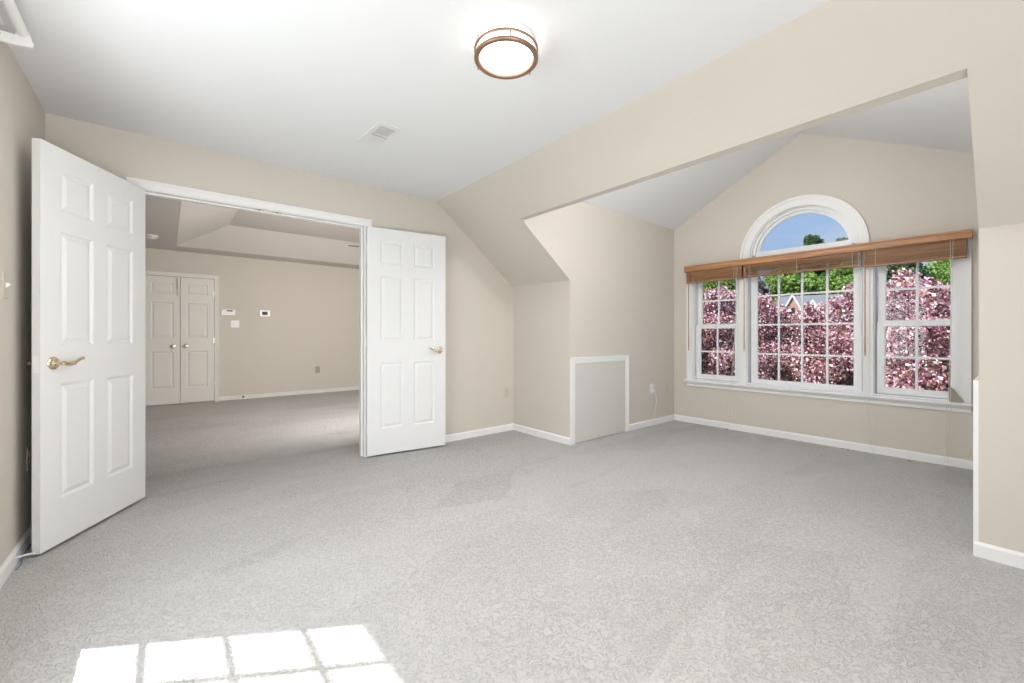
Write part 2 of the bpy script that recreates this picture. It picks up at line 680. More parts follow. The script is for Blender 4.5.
# tray ceiling: flat border, sloped sides, raised flat
tx0, tx1, ty0, ty1 = 0.116, 4.3, 4.7, 7.985
sx_, sy_, th = 0.60, 0.50, 0.312
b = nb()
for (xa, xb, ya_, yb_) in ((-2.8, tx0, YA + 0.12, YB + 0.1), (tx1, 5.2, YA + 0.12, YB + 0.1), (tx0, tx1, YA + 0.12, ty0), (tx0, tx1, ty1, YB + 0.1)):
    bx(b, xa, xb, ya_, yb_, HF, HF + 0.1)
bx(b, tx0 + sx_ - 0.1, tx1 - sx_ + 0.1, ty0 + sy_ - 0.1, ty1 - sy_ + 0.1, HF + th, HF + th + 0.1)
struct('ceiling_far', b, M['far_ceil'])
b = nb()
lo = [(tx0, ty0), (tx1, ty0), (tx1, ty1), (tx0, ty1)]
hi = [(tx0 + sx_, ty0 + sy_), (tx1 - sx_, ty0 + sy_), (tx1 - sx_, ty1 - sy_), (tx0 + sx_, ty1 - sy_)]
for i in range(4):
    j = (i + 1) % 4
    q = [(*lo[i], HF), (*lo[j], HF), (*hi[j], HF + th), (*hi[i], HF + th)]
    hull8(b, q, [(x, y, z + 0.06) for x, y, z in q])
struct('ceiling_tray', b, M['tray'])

# ------------------------------------------------------------------ trim
BH, BT = 0.0715, 0.014


def base_profile():
    return [(0, 0), (BT, 0), (BT, BH - 0.012), (BT * 0.55, BH - 0.004), (BT * 0.4, BH), (0, BH)]


def baseboard(name, p0, p1, nrm, m=None, h=1.0):
    """moulded board from p0 to p1, standing off the wall along nrm"""
    b = nb()
    n = Vector((nrm[0], nrm[1], 0))
    A = [Vector((p0[0], p0[1], 0)) + n * d + Vector((0, 0, z * h)) for d, z in base_profile()]
    C_ = [Vector((p1[0], p1[1], 0)) + n * d + Vector((0, 0, z * h)) for d, z in base_profile()]
    hull8(b, A, C_)
    return struct(name, b, m or M['trim'])


baseboard('baseboard_left', (XL, YF, 0), (XL, YA, 0), (1, 0))
baseboard('baseboard_back', (1.43, YA, 0), (XK, YA, 0), (0, -1))
baseboard('baseboard_back_left', (XL, YA, 0), (-0.202, YA, 0), (0, -1))
baseboard('baseboard_knee_back', (XK, YC1 - BT, 0), (XK, YA, 0), (-1, 0))
baseboard('baseboard_knee_front', (XK, YF, 0), (XK, YC0 + 0.017, 0), (-1, 0))
baseboard('baseboard_dormer_back', (4.041, YC1, 0), (XW, YC1, 0), (0, -1))
baseboard('baseboard_window', (XW, YC0, 0), (XW, YC1, 0), (-1, 0))
baseboard('baseboard_dormer_front', (4.041, YC0, 0), (XW, YC0, 0), (0, 1))
baseboard('baseboard_far', (0.668, YB, 0), (5.08, YB, 0), (0, -1), M['far_door'], 0.95)

# frame of the double doors: jambs, head and moulded casing
JX0, JX1, JZ = -0.138, 1.360, 2.055
b = nb()
bx(b, DX0, JX0, YA - 0.001, YA + 0.121, 0, JZ)
bx(b, JX1, DX1, YA - 0.001, YA + 0.121, 0, JZ)
bx(b, DX0, DX1, YA - 0.001, YA + 0.121, JZ, DZ)
# door stop strips
bx(b, JX0, JX0 + 0.012, YA + 0.045, YA + 0.085, 0, JZ)
bx(b, JX1 - 0.012, JX1, YA + 0.045, YA + 0.085, 0, JZ)
bx(b, JX0, JX1, YA + 0.045, YA + 0.085, JZ - 0.012, JZ)
for side in (1, -1):        # room side and the side towards the next room
    f = YA if side == 1 else YA + 0.12
    d = -1 if side == 1 else 1
    for (xa, xb, za, zb) in ((JX0 - 0.063, JX0 - 0.005, 0, JZ + 0.063), (JX1 + 0.005, JX1 + 0.063, 0, JZ + 0.063), (JX0 - 0.063, JX1 + 0.063, JZ + 0.005, JZ + 0.063)):
        bx(b, xa, xb, min(f, f + d * 0.013), max(f, f + d * 0.013), za, zb)
    # raised outer bead
    bx(b, JX0 - 0.063, JX0 - 0.043, min(f, f + d * 0.018), max(f, f + d * 0.018), 0, JZ + 0.063)
    bx(b, JX1 + 0.043, JX1 + 0.063, min(f, f + d * 0.018), max(f, f + d * 0.018), 0, JZ + 0.063)
    bx(b, JX0 - 0.063, JX1 + 0.063, min(f, f + d * 0.018), max(f, f + d * 0.018), JZ + 0.043, JZ + 0.063)
doorframe = struct('trim_1', b, M['trim'])
for px_ in (0.555, 0.675):
    b = nb()
    bx(b, px_ - 0.032, px_ + 0.032, YA + 0.012, YA + 0.034, JZ - 0.003, JZ + 0.002)
    sp_ = obj('strike_plate', b, M['brass'], doorframe)
    b = nb()
    lathe(b, [(0.0, -0.0045), (0.008, -0.0045), (0.008, 0.001)], (px_, YA + 0.023, JZ), 'z', 14)
    obj('catch_hole', b, M['dark'], sp_)


# ------------------------------------------------------------------ panelled door leaf
def panel_leaf(w, h, t, cols, rows, z0=0.018):
    """flat slab with moulded raised panels on both faces; local x from hinge, y thickness, z up from z0"""
    b = nb()
    top = z0 + h
    rec = 0.007
    # stiles, rails
    xsL = [0.0]
    for a, c in cols:
        xsL += [a, c]
    xsL.append(w)
    zsL = [z0]
    for a, c in sorted([(top - r1, top - r0) for r0, r1 in rows]):
        zsL += [a, c]
    zsL.append(top)
    for i in range(0, len(xsL), 2):
        bx(b, xsL[i], xsL[i + 1], 0, t, z0, top)
    for c0, c1 in cols:
        for i in range(0, len(zsL), 2):
            bx(b, c0, c1, 0, t, zsL[i], zsL[i + 1])
        for i in range(1, len(zsL) - 1, 2):
            za, zb = zsL[i], zsL[i + 1]
            for s, y in ((0, 0.0), (1, t)):
                d = 1 if s == 0 else -1
                loops = []
                for ins, dep in ((0.0, 0.0), (0.005, 0.0015), (0.014, rec + 0.002), (0.021, rec + 0.002), (0.040, 0.0015), (0.043, 0.0015)):
                    loops.append([b.verts.new(p) for p in ((c0 + ins, y + d * dep, za + ins), (c1 - ins, y + d * dep, za + ins), (c1 - ins, y + d * dep, zb - ins), (c0 + ins, y + d * dep, zb - ins))])
                for A, C_ in zip(loops, loops[1:]):
                    for k in range(4):
                        b.faces.new([A[k], A[(k + 1) % 4], C_[(k + 1) % 4], C_[k]])
                b.faces.new(loops[-1])
    return b


def leaf_obj(name, b, m, loc, ang):
    # keep the normals per piece sound without merging the touching boxes
    bmesh.ops.recalc_face_normals(b, faces=b.faces)
    me = bpy.data.meshes.new(name)
    b.to_mesh(me)
    b.free()
    me.materials.append(m)
    o = bpy.data.objects.new(name, me)
    o.location = loc
    o.rotation_euler = (0, 0, R(ang))
    COL.objects.link(o)
    return o


def lever(parent, x, z, y, d, towards, k_=1.0):
    """lever handle on a round rose; d = outward direction in local y, towards = +1/-1 in local x"""
    b = nb()
    lathe(b, [(0.0, 0), (0.032, 0), (0.033, d * 0.004), (0.029, d * 0.009), (0.018, d * 0.012), (0.014, d * 0.018), (0.0, d * 0.018)], (x, y, z), 'y', 32)
    rose = obj('handle_rose', b, M['brass'], parent, smooth=True)
    b = nb()
    tube(b, [(x, y + d * 0.01, z), (x, y + d * 0.035 * k_, z), (x + towards * 0.004, y + d * 0.047 * k_, z)], [0.010, 0.010, 0.012], 14)
    pts, rr = [], []
    for k in range(15):
        t = k / 14
        pts.append((x + towards * (0.0 + 0.118 * t), y + d * (0.047 * k_ - 0.006 * math.sin(t * PI)), z - 0.007 * math.sin(t * 1.3 * PI) + 0.016 * max(0, t - 0.55) / 0.45))
        rr.append(0.0115 - 0.0045 * t + (0.0025 if k in (6, 8) else 0) - (0.002 if k == 7 else 0))
    pts.append((pts[-1][0] + towards * 0.004, pts[-1][1], pts[-1][2] - 0.008))
    rr.append(0.005)
    tube(b, pts, rr, 12)
    obj('handle_lever', b, M['brass'], parent, smooth=True)


def hinge(parent, z, y, s):
    b = nb()
    tube(b, [(-0.004, y, z - 0.045), (-0.004, y, z + 0.045)], 0.006, 10)
    lathe(b, [(0.0, 0.045), (0.007, 0.045), (0.004, 0.052), (0.0, 0.053)], (-0.004, y, z), 'z', 10)
    bx(b, -0.0015, 0.0, min(y, y + s * 0.033), max(y, y + s * 0.033), z - 0.044, z + 0.044)
    obj('hinge', b, M['trim'], parent)


DW, DHH, DT = 0.742, 2.027, 0.035
COLS = [(0.112, 0.327), (0.420, 0.632)]
ROWS = [(0.105, 0.325), (0.425, 1.015), (1.205, 1.800)]
# left leaf: visible face at local y=0, thickness towards local -y
bl = panel_leaf(DW, DHH, DT, COLS, ROWS)
bmesh.ops.translate(bl, verts=bl.verts, vec=(0, -DT, 0))
d1 = leaf_obj('door_1', bl, M['door'], (-0.108, 3.690, 0), -119.7)
tag(d1, kind='structure')
lever(d1, 0.675, 0.944, 0.0, 1, -1)
lever(d1, 0.675, 0.944, -DT, -1, -1, 1.4)
for z in (0.25, 1.03, 1.85):
    hinge(d1, z, -DT - 0.002, 1)
# latch plate on the leading edge
b = nb()
bx(b, DW - 0.001, DW + 0.0015, -0.030, -0.006, 0.90, 0.985)
obj('latch_plate', b, M['trim'], d1)

bl = panel_leaf(DW, DHH, DT, COLS, ROWS)
d2 = leaf_obj('door_2', bl, M['door'], (1.366, 3.672, 0), -7.1)
tag(d2, kind='structure')
lever(d2, 0.680, 0.942, 0.0, -1, -1)
lever(d2, 0.680, 0.942, DT, 1, -1)
for z in (0.25, 1.03, 1.85):
    hinge(d2, z, DT + 0.002, -1)
b = nb()
bx(b, DW - 0.001, DW + 0.0015, 0.006, 0.030, 0.90, 0.985)
obj('latch_plate', b, M['brass'], d2)

# closet doors in the far room
FW, FH = 0.432, 1.975
FROWS = [(0.10, 0.275), (0.40, 0.955), (1.16, 1.74)]
for i, (nm, xh, ang) in enumerate((('door_3', -0.268, 0), ('door_4', 0.603, 180))):
    bl = panel_leaf(FW, FH, DT, [(0.085, FW - 0.075)], FROWS, 0.02)
    if ang == 180:
        bmesh.ops.translate(bl, verts=bl.verts, vec=(0, -DT, 0))
    o = leaf_obj(nm, bl, M['far_door'], (xh, YB - DT - 0.004, 0), ang)
    tag(o, kind='structure')
    kx, ky, kd = FW - 0.075, (0.0 if ang == 0 else 0.0), (-1 if ang == 0 else 1)
    b = nb()
    lathe(b, [(0.0, 0), (0.030, 0), (0.030, kd * 0.005), (0.012, kd * 0.010), (0.011, kd * 0.032), (0.024, kd * 0.040), (0.029, kd * 0.052), (0.022, kd * 0.064), (0.0, kd * 0.067)], (kx, ky, 0.915), 'y', 24)
    obj('door_knob', b, M['brass'] if i == 0 else M['nickel'], o, smooth=True)
    for z in (0.3, 1.0, 1.75):
        b = nb()
        bx(b, -0.004, 0.014, min(kd * 0.006, 0), max(kd * 0.006, 0), z - 0.04, z + 0.04)
        obj('hinge', b, M['nickel'], o)
b = nb()
xl, xr, zt = -0.272, 0.607, 2.0
for (xa, xb, za, zb) in ((xl - 0.062, xl, 0, zt + 0.062), (xr, xr + 0.058, 0, zt + 0.062), (xl, xr, zt, zt + 0.062)):
    bx(b, xa, xb, YB - 0.05, YB, za, zb)
bx(b, xl - 0.062, xl - 0.044, YB - 0.056, YB, 0, zt + 0.062)
bx(b, xr + 0.040, xr + 0.058, YB - 0.056, YB, 0, zt + 0.062)
bx(b, xl - 0.062, xr + 0.058, YB - 0.056, YB, zt + 0.044, zt + 0.062)
tr2 = struct('trim_2', b, M['far_door'])
b = nb()
bx(b, 0.128, 0.148, YB - 0.058, YB - 0.039, 1.80, 1.97)
tube(b, [(0.138, YB - 0.060, 1.70), (0.138, YB - 0.060, 1.97)], 0.004, 8)
obj('door_bolt', b, M['nickel'], tr2)


# ------------------------------------------------------------------ attic access doors in the dormer cheeks
def access(y, d, n1, n2):
    b = nb()
    x0, x1, zt = 3.083, 4.041, 0.862
    c = 0.062
    ya_, yb_ = sorted((y, y + d * 0.018))
    yc_, yd_ = sorted((y, y + d * 0.012))
    ye_, yf_ = sorted((y, y + d * 0.009))
    for (xa, xb, za, zb) in ((x0, x0 + c, 0, zt), (x1 - c, x1, 0, zt), (x0, x1, zt - c, zt)):
        bx(b, xa, xb, yc_, yd_, za, zb)
    bx(b, x0, x0 + 0.022, ya_, yb_, 0, zt)
    bx(b, x1 - 0.022, x1, ya_, yb_, 0, zt)
    bx(b, x0, x1, ya_, yb_, zt - 0.022, zt)
    struct(n1, b, M['trim'])
    b = nb()
    bx(b, x0 + c + 0.004, x1 - c - 0.004, ye_, yf_, 0.012, zt - c - 0.004)
    struct(n2, b, M['hatch'])


access(YC1, -1, 'trim_3', 'door_5')
access(YC0, 1, 'trim_4', 'door_6')

# ------------------------------------------------------------------ dormer windows
XG = XW + 0.075   # glass plane


def sash(name, y0, y1, z0, z1, x, cols, rows, stile=0.045, rail=0.045, bot=None, parent=None, zm=None, ym=None):
    """a framed light: frame, muntin grid and pane; y0<y1, opening of the glass given"""
    bot = bot or rail
    b = nb()
    d = 0.016
    bx(b, x - d, x + d, y0 - stile, y0, z0 - bot, z1 + rail)
    bx(b, x - d, x + d, y1, y1 + stile, z0 - bot, z1 + rail)
    bx(b, x - d, x + d, y0, y1, z0 - bot, z0)
    bx(b, x - d, x + d, y0, y1, z1, z1 + rail)
    # glazing bead
    for (a0, a1, c0, c1) in ((y0, y0 + 0.006, z0, z1), (y1 - 0.006, y1, z0, z1), (y0, y1, z0, z0 + 0.006), (y0, y1, z1 - 0.006, z1)):
        bx(b, x - d * 0.5, x + d * 0.5, a0, a1, c0, c1)
    s = obj('sash', b, M['vinyl'], parent)
    b = nb()
    mw = 0.009
    yl = ym or [y0 + (y1 - y0) * k / cols for k in range(1, cols)]
    zl = zm or [z0 + (z1 - z0) * k / rows for k in range(1, rows)]
    for yy in yl:
        bx(b, x - 0.008, x + 0.008, yy - mw, yy + mw, z0, z1)
    for zz in zl:
        bx(b, x - 0.007, x + 0.007, y0, y1, zz - mw, zz + mw)
    obj('muntin_grid', b, M['vinyl'], s)
    b = nb()
    bx(b, x + 0.001, x + 0.004, y0 - 0.004, y1 + 0.004, z0 - 0.004, z1 + 0.004)
    obj('pane', b, M['glass'], s)
    return s


def liner(parent, y0, y1, z0, z1, xa, xb, t=0.018):
    b = nb()
    bx(b, xa, xb, y0, y0 + t, z0, z1)
    bx(b, xa, xb, y1 - t, y1, z0, z1)
    bx(b, xa, xb, y0, y1, z0, z0 + t)
    bx(b, xa, xb, y0, y1, z1 - t, z1)
    return obj('window_frame', b, M['vinyl'], parent)


def dh_window(name, g0, g1, o0, o1):
    """double-hung: upper sash outside, lower sash inside"""
    e_ = empty(name, (0, 0, 0), kind='structure')
    liner(e_, o0, o1, WZ0 - 0.005, WZ1, XW + 0.002, XW + 0.13)
    sash('sash', g0, g1, 1.215, 1.785, XG + 0.018, 2, 2, 0.05, 0.045, 0.040, e_, zm=[1.500])
    sash('sash', g0, g1, 0.604, 1.170, XG - 0.018, 2, 2, 0.05, 0.042, 0.052, e_, zm=[0.887])
    b = nb()
    bx(b, XG - 0.045, XG - 0.030, (g0 + g1) / 2 - 0.03, (g0 + g1) / 2 + 0.03, 1.200, 1.214)
    lathe(b, [(0.0, 0.0), (0.012, 0.0), (0.012, 0.01), (0.0, 0.01)], (XG - 0.03, (g0 + g1) / 2, 1.208), 'z', 14)
    obj('sash_lock', b, M['vinyl'], e_)
    return e_


dh_window('window_1', 2.118, 2.530, 2.035, WY1)
dh_window('window_3', 0.386, 0.812, WY0, 0.892)
w2 = empty('window_2', kind='structure')
liner(w2, 0.942, 1.985, WZ0 - 0.005, WZ1, XW + 0.002, XW + 0.13)
sash('sash', 1.034, 1.894, 0.590, 1.845, XG, 4, 4, 0.058, 0.058, 0.045, w2, zm=[0.880, 1.199, 1.517])

# half-round window above
w4 = empty('window_4', kind='structure')


def ring_sector(b, r0, r1, x0, x1, cz, cy=yc, n=48, a0=0.0, a1=PI, profile=None):
    ring = []
    for k in range(n + 1):
        a = a0 + (a1 - a0) * k / n
        c, s = math.cos(a), math.sin(a)
        ring.append([b.verts.new((x, cy + r * c, cz + r * s)) for r, x in ((r0, x0), (r1, x0), (r1, x1), (r0, x1))])
    for A, C_ in zip(ring, ring[1:]):
        for k in range(4):
            b.faces.new([A[k], A[(k + 1) % 4], C_[(k + 1) % 4], C_[k]])
    b.faces.new(ring[0])
    b.faces.new(ring[-1][::-1])


AZ = 1.945
b = nb()
ring_sector(b, RA - 0.02, RA + 0.001, XW + 0.002, XW + 0.13, AZ)
ring_sector(b, RA - 0.045, RA - 0.015, XW + 0.03, XW + 0.10, AZ)
bx(b, XW + 0.03, XW + 0.10, yc - RA, yc + RA, AZ - 0.015, AZ + 0.02)
obj('window_frame', b, M['vinyl'], w4)
b = nb()
RG = 0.405
ring_sector(b, RG, RG + 0.036, XG - 0.016, XG + 0.016, AZ)
ring_sector(b, RG - 0.006, RG, XG - 0.008, XG + 0.008, AZ, a0=0.15, a1=PI - 0.15)
bx(b, XG - 0.016, XG + 0.016, yc - RG - 0.02, yc + RG + 0.02, AZ + 0.01, AZ + 0.062)
s4 = obj('sash', b, M['vinyl'], w4, smooth=False)
b = nb()
prism(b, [(yc + (RG + 0.003) * math.cos(PI * k / 40), AZ + (RG + 0.003) * math.sin(PI * k / 40)) for k in range(41)], 'x', XG + 0.001, XG + 0.004)
obj('pane', b, M['glass'], s4)

# casing round the whole group, mullion covers, stool and apron
b = nb()
cx0, cx1 = XW - 0.016, XW
oy0, oy1 = 0.270, 2.672


def cas(y0, y1, z0, z1):
    bx(b, cx0, cx1, y0, y1, z0, z1)


cas(oy1 - 0.078, oy1, WZ0 - 0.001, 1.897)
cas(oy0, oy0 + 0.078, WZ0 - 0.001, 1.897)
bx(b, XW - 0.024, XW, oy1 - 0.020, oy1, WZ0, 1.897)
bx(b, XW - 0.024, XW, oy0, oy0 + 0.020, WZ0, 1.897)
cas(oy0, oy1, 1.86, 1.897)
cas(1.972, 2.048, WZ0, 1.90)
cas(0.880, 0.955, WZ0, 1.90)
bx(b, XW - 0.022, XW, 1.998, 2.022, WZ0, 1.90)
bx(b, XW - 0.022, XW, 0.905, 0.930, WZ0, 1.90)
ring_sector(b, RA - 0.008, 0.566, cx0, cx1, AZ)
ring_sector(b, 0.540, 0.566, XW - 0.026, XW, AZ)
ring_sector(b, 0.470, 0.490, XW - 0.021, XW, AZ)
struct('trim_5', b, M['trim'])
b = nb()
zs_ = 0.535
sy0, sy1 = 0.262, 2.682
prism(b, [(XW - 0.062, zs_ - 0.010), (XW - 0.058, zs_), (XW + 0.06, zs_), (XW + 0.06, zs_ - 0.022), (XW - 0.058, zs_ - 0.022)], 'y', sy0, sy1)
prism(b, [(XW, zs_ - 0.022), (XW - 0.040, zs_ - 0.022), (XW - 0.034, zs_ - 0.034), (XW - 0.018, zs_ - 0.052), (XW - 0.016, zs_ - 0.078), (XW, zs_ - 0.078)], 'y', sy0 + 0.008, sy1 - 0.008)
struct('trim_6', b, M['trim'])

# window in the left wall, outside the frame, that throws the sun patch
w5 = empty('window_5', kind='structure')
b = nb()
gx = XL - 0.13
GY1, GZ1, PY = 2.367, 1.981, 0.242
ny = 5
GY0, GZ0 = GY1 - ny * PY, 0.62
bx(b, gx - 0.02, gx + 0.02, wy0, GY0, wz0 - 0.1, wz1)
bx(b, gx - 0.02, gx + 0.02, GY1, wy1, wz0 - 0.1, wz1)
bx(b, gx - 0.02, gx + 0.02, GY0, GY1, wz0 - 0.1, GZ0)
bx(b, gx - 0.02, gx + 0.02, GY0, GY1, GZ1, wz1)
s5 = obj('sash', b, M['vinyl'], w5)
b = nb()
for k in range(1, ny):
    bx(b, gx - 0.008, gx + 0.008, GY0 + k * PY - 0.009, GY0 + k * PY + 0.009, GZ0, GZ1)
for zz in (1.680, 1.329, 0.973):
    bx(b, gx - 0.007, gx + 0.007, GY0, GY1, zz - 0.009, zz + 0.009)
obj('muntin_grid', b, M['vinyl'], s5)
b = nb()
bx(b, gx + 0.001, gx + 0.004, GY0, GY1, GZ0, GZ1)
obj('pane', b, M['glass'], s5)

# ------------------------------------------------------------------ wooden blinds
b = nb()
vx = XW - 0.117
prism(b, [(vx, 1.856), (vx + 0.010, 1.856), (vx + 0.010, 1.925), (vx - 0.006, 1.925), (vx - 0.006, 1.914), (vx, 1.905), (vx, 1.868), (vx - 0.004, 1.862)], 'y', 0.262, 2.652)
for yy in (0.262, 2.642):
    bx(b, vx + 0.010, XW - 0.024, yy, yy + 0.010, 1.856, 1.925)
val = obj('blind_valance', b, M['wood'], None)
tag(val, 'long honey-brown wooden valance board spanning the whole triple window', 'valance')

BL = [('left', 1.985, 2.640, 1.718, 0.0, 'wooden blind drawn up above the narrow left window'),
      ('centre', 0.955, 1.972, 1.722, 1.0, 'wooden blind drawn up above the wide middle window below the arch'),
      ('right', 0.290, 0.942, 1.708, 0.0, 'wooden blind drawn up above the narrow right window')]


def slat_mesh(y0, y1, x, z, tilt):
    b = nb()
    n = 4
    wdt = 0.050
    pr_ = []
    for k in range(n + 1):
        t = k / n - 0.5
        pr_.append((t * wdt, 0.0035 * (1 - 4 * t * t)))
    ct, st = math.cos(tilt), math.sin(tilt)
    lo_ = [(x + a * ct - c * st, z + a * st + c * ct) for a, c in pr_]
    up_ = [(x + a * ct - (c + 0.003) * st, z + a * st + (c + 0.003) * ct) for a, c in pr_]
    prism(b, lo_ + up_[::-1], 'y', y0, y1)
    return b


for nm, y0, y1, zb, sp_, lab in BL:
    e_ = empty('wooden_blind', (XW - 0.07, (y0 + y1) / 2, 1.90), label=lab, cat='blind', group='wooden blinds on the triple window')
    off = Vector(e_.location)
    def rel(b):
        bmesh.ops.translate(b, verts=b.verts, vec=-off)
        return b
    b = nb()
    bx(b, XW - 0.098, XW - 0.045, y0, y1, 1.865, 1.905)
    obj('headrail', rel(b), M['wood'], e_)
    zt = 1.862
    nsl = 26 if not sp_ else 18
    z = zb + 0.024
    zs_list = []
    for k in range(nsl):
        # packed stack; the middle blind hangs a little more open
        t_ = k / (nsl - 1)
        if sp_:
            t_ = t_ + 0.16 * math.sin(PI * t_)
        zs_list.append(zb + 0.020 + (zt - zb - 0.024) * t_)
    for k, z in enumerate(zs_list):
        b = slat_mesh(y0 + 0.004, y1 - 0.004, XW - 0.072 + 0.0016 * ((k * 7) % 3 - 1), z, R(3) if not sp_ else R(4))
        obj('slat', rel(b), M['wood'], e_)
    b = nb()
    bx(b, XW - 0.098, XW - 0.046, y0 + 0.002, y1 - 0.002, zb, zb + 0.015)
    obj('bottom_rail', rel(b), M['wood'], e_, bevel=0.003)
    # ladder cords / tapes
    nl = (0.14, 0.86) if not sp_ else (0.06, 0.5, 0.94)
    for f in nl:
        yy = y0 + (y1 - y0) * f
        b = nb()
        for xx in (XW - 0.100, XW - 0.044):
            tube(b, [(xx, yy, zb + 0.004), (xx, yy, 1.866)], 0.0016, 6)
        obj('ladder_cord', rel(b), M['cord'], e_)
    wy = {'left': 2.600, 'centre': 1.962, 'right': 0.922}[nm]
    wz = {'left': 0.893, 'centre': 0.905, 'right': 0.893}[nm]
    b = nb()
    tube(b, [(XW - 0.106, wy, wz), (XW - 0.106, wy, wz + 0.05), (XW - 0.106, wy, wz + 0.15), (XW - 0.106, wy, 1.853)], [0.0035, 0.0062, 0.0048, 0.0042], 8)
    wd = obj('tilt_wand', rel(b), M['wood'], e_)
    # pull cords with a loop near the floor
    cy = {'left': 2.040, 'centre': 0.962, 'right': 0.372}[nm]
    ey = {'left': 2.155, 'centre': 0.880, 'right': 0.408}[nm]
    for s in (0, 1):
        pts = []
        for k in range(22):
            t = k / 21
            z = 1.853 - t * (1.853 - 0.045)
            bow = 0.0 if nm != 'centre' else 0.0
            sway = 0.006 * math.sin(t * 5 + s * 2.0)
            tt = max(0.0, (t - 0.70) / 0.30)
            yy = cy + (ey - cy) * (t ** 2) + (s - 0.5) * (0.012 + 0.028 * tt * (1 - tt) * 4) + sway * 0.5
            xx = XW - 0.108 + 0.004 * s
            if z < 0.56:
                xx = XW - 0.108 + 0.055 * min(1, (0.56 - z) / 0.4) + 0.004 * s
            pts.append((xx, yy, z))
        if s == 0:
            first = pts
        else:
            mid = [(XW - 0.052, (first[-1][1] + pts[-1][1]) / 2, 0.030)]
            b = nb()
            tube(b, first + mid + pts[::-1], 0.0016, 6)
            pc = obj('pull_cord', rel(b), M['cord'], e_)
    b = nb()
    lathe(b, [(0.002, 0.012), (0.005, 0.006), (0.0065, -0.010), (0.005, -0.016), (0.0, -0.016)], (XW - 0.053, ey, 0.14), 'z', 12)
    obj('cord_tassel', rel(b), M['cord'], e_, smooth=True)

# ------------------------------------------------------------------ ceiling lamp
LX, LY = 1.19, 1.49
lampo = empty('ceiling_lamp', (LX, LY, H), label='round flush ceiling lamp with two bronze rings and a lit frosted drum', cat='lamp')


def torus_ring(b, R0, R1, z0, z1, seg=72):
    """flat band ring of rectangular section with softened edges"""
    e2 = min((R1 - R0), (z1 - z0)) * 0.25
    prof = [(R0, z0 + e2), (R0 + e2, z0), (R1 - e2, z0), (R1, z0 + e2), (R1, z1 - e2), (R1 - e2, z1), (R0 + e2, z1), (R0, z1 - e2)]
    rings = []
    for k in range(seg):
        a = 2 * PI * k / seg
        rings.append([b.verts.new((r * math.cos(a), r * math.sin(a), z)) for r, z in prof])
    n = len(prof)
    for i in range(seg):
        A, C_ = rings[i], rings[(i + 1) % seg]
        for k in range(n):
            b.faces.new([A[k], A[(k + 1) % n], C_[(k + 1) % n], C_[k]])


b = nb()
lathe(b, [(0.0, 0.0), (0.128, 0.0), (0.128, -0.014), (0.0, -0.014)], (0, 0, 0), 'z', 64)
obj('canopy', b, M['trim'], lampo, smooth=True)
b = nb()
lathe(b, [(0.118, -0.014), (0.121, -0.070), (0.119, -0.080), (0.110, -0.086), (0.06, -0.0885), (0.0, -0.089)], (0, 0, 0), 'z', 64)
obj('diffuser', b, M['lit'], lampo, smooth=True)
b = nb()
torus_ring(b, 0.122, 0.145, -0.089, -0.074)
obj('lower_ring', b, M['bronze'], lampo, smooth=True)
b = nb()
torus_ring(b, 0.136, 0.145, -0.053, -0.041)
obj('upper_ring', b, M['bronze'], lampo, smooth=True)
# posts joining the rings, with finial screws below
for k, a in enumerate((R(239), R(359), R(119))):
    c, s = math.cos(a), math.sin(a)
    b = nb()
    tube(b, [(c * 0.1400, s * 0.1400, -0.078), (c * 0.1400, s * 0.1400, -0.046)], 0.0030, 8)
    tube(b, [(c * 0.1200, s * 0.1200, -0.047), (c * 0.1390, s * 0.1390, -0.047)], 0.0025, 8)
    obj('post', b, M['bronze'], lampo)
    b = nb()
    lathe(b, [(0.0, -0.098), (0.004, -0.097), (0.0055, -0.093), (0.004, -0.088), (0.003, -0.086)], (c * 0.139, s * 0.139, 0), 'z', 12)
    obj('finial', b, M['bronze'], lampo, smooth=True)
lamp('ceiling_lamp_bulb', 'AREA', (LX, LY, H - 0.10), 24, (1.0, 0.95, 0.88), 0.24, None, (0, 0, -1)).data.shape = 'DISK'

# ------------------------------------------------------------------ ceiling vent
vent = empty('ceiling_vent', (1.095, 2.731, H), R(3.0), 'white rectangular air vent set in the sloping-edged ceiling', 'vent')
vent['label'] = 'small white rectangular air vent flush in the ceiling before the double doors'
b = nb()
for (xa, xb, ya_, yb_) in ((-0.078, -0.052, -0.175, 0.175), (0.052, 0.078, -0.175, 0.175), (-0.052, 0.052, -0.175, -0.148), (-0.052, 0.052, 0.148, 0.175)):
    bx(b, xa, xb, ya_, yb_, -0.006, 0)
obj('flange', b, M['vent'], vent)
b = nb()
bx(b, -0.052, 0.052, -0.148, 0.148, -0.0012, 0)
obj('duct_backing', b, M['grey_plastic'], vent)
for k in range(15):
    y = -0.140 + 0.020 * k
    b = nb()
    tl = 0.006 if k < 7 else -0.006
    hull8(b, [(-0.052, y - 0.007, -0.0055), (0.052, y - 0.007, -0.0055), (0.052, y + 0.007, -0.0055 + 0.0), (-0.052, y + 0.007, -0.0055)],
          [(-0.052, y - 0.007 + tl * .3, -0.004), (0.052, y - 0.007 + tl * .3, -0.004), (0.052, y + 0.007 + tl * .3, -0.004), (-0.052, y + 0.007 + tl * .3, -0.004)])
    obj('louvre', b, M['vent'], vent)
b = nb()
bx(b, -0.052, 0.052, -0.003, 0.003, -0.008, -0.004)
obj('louvre_lever', b, M['grey_plastic'], vent)


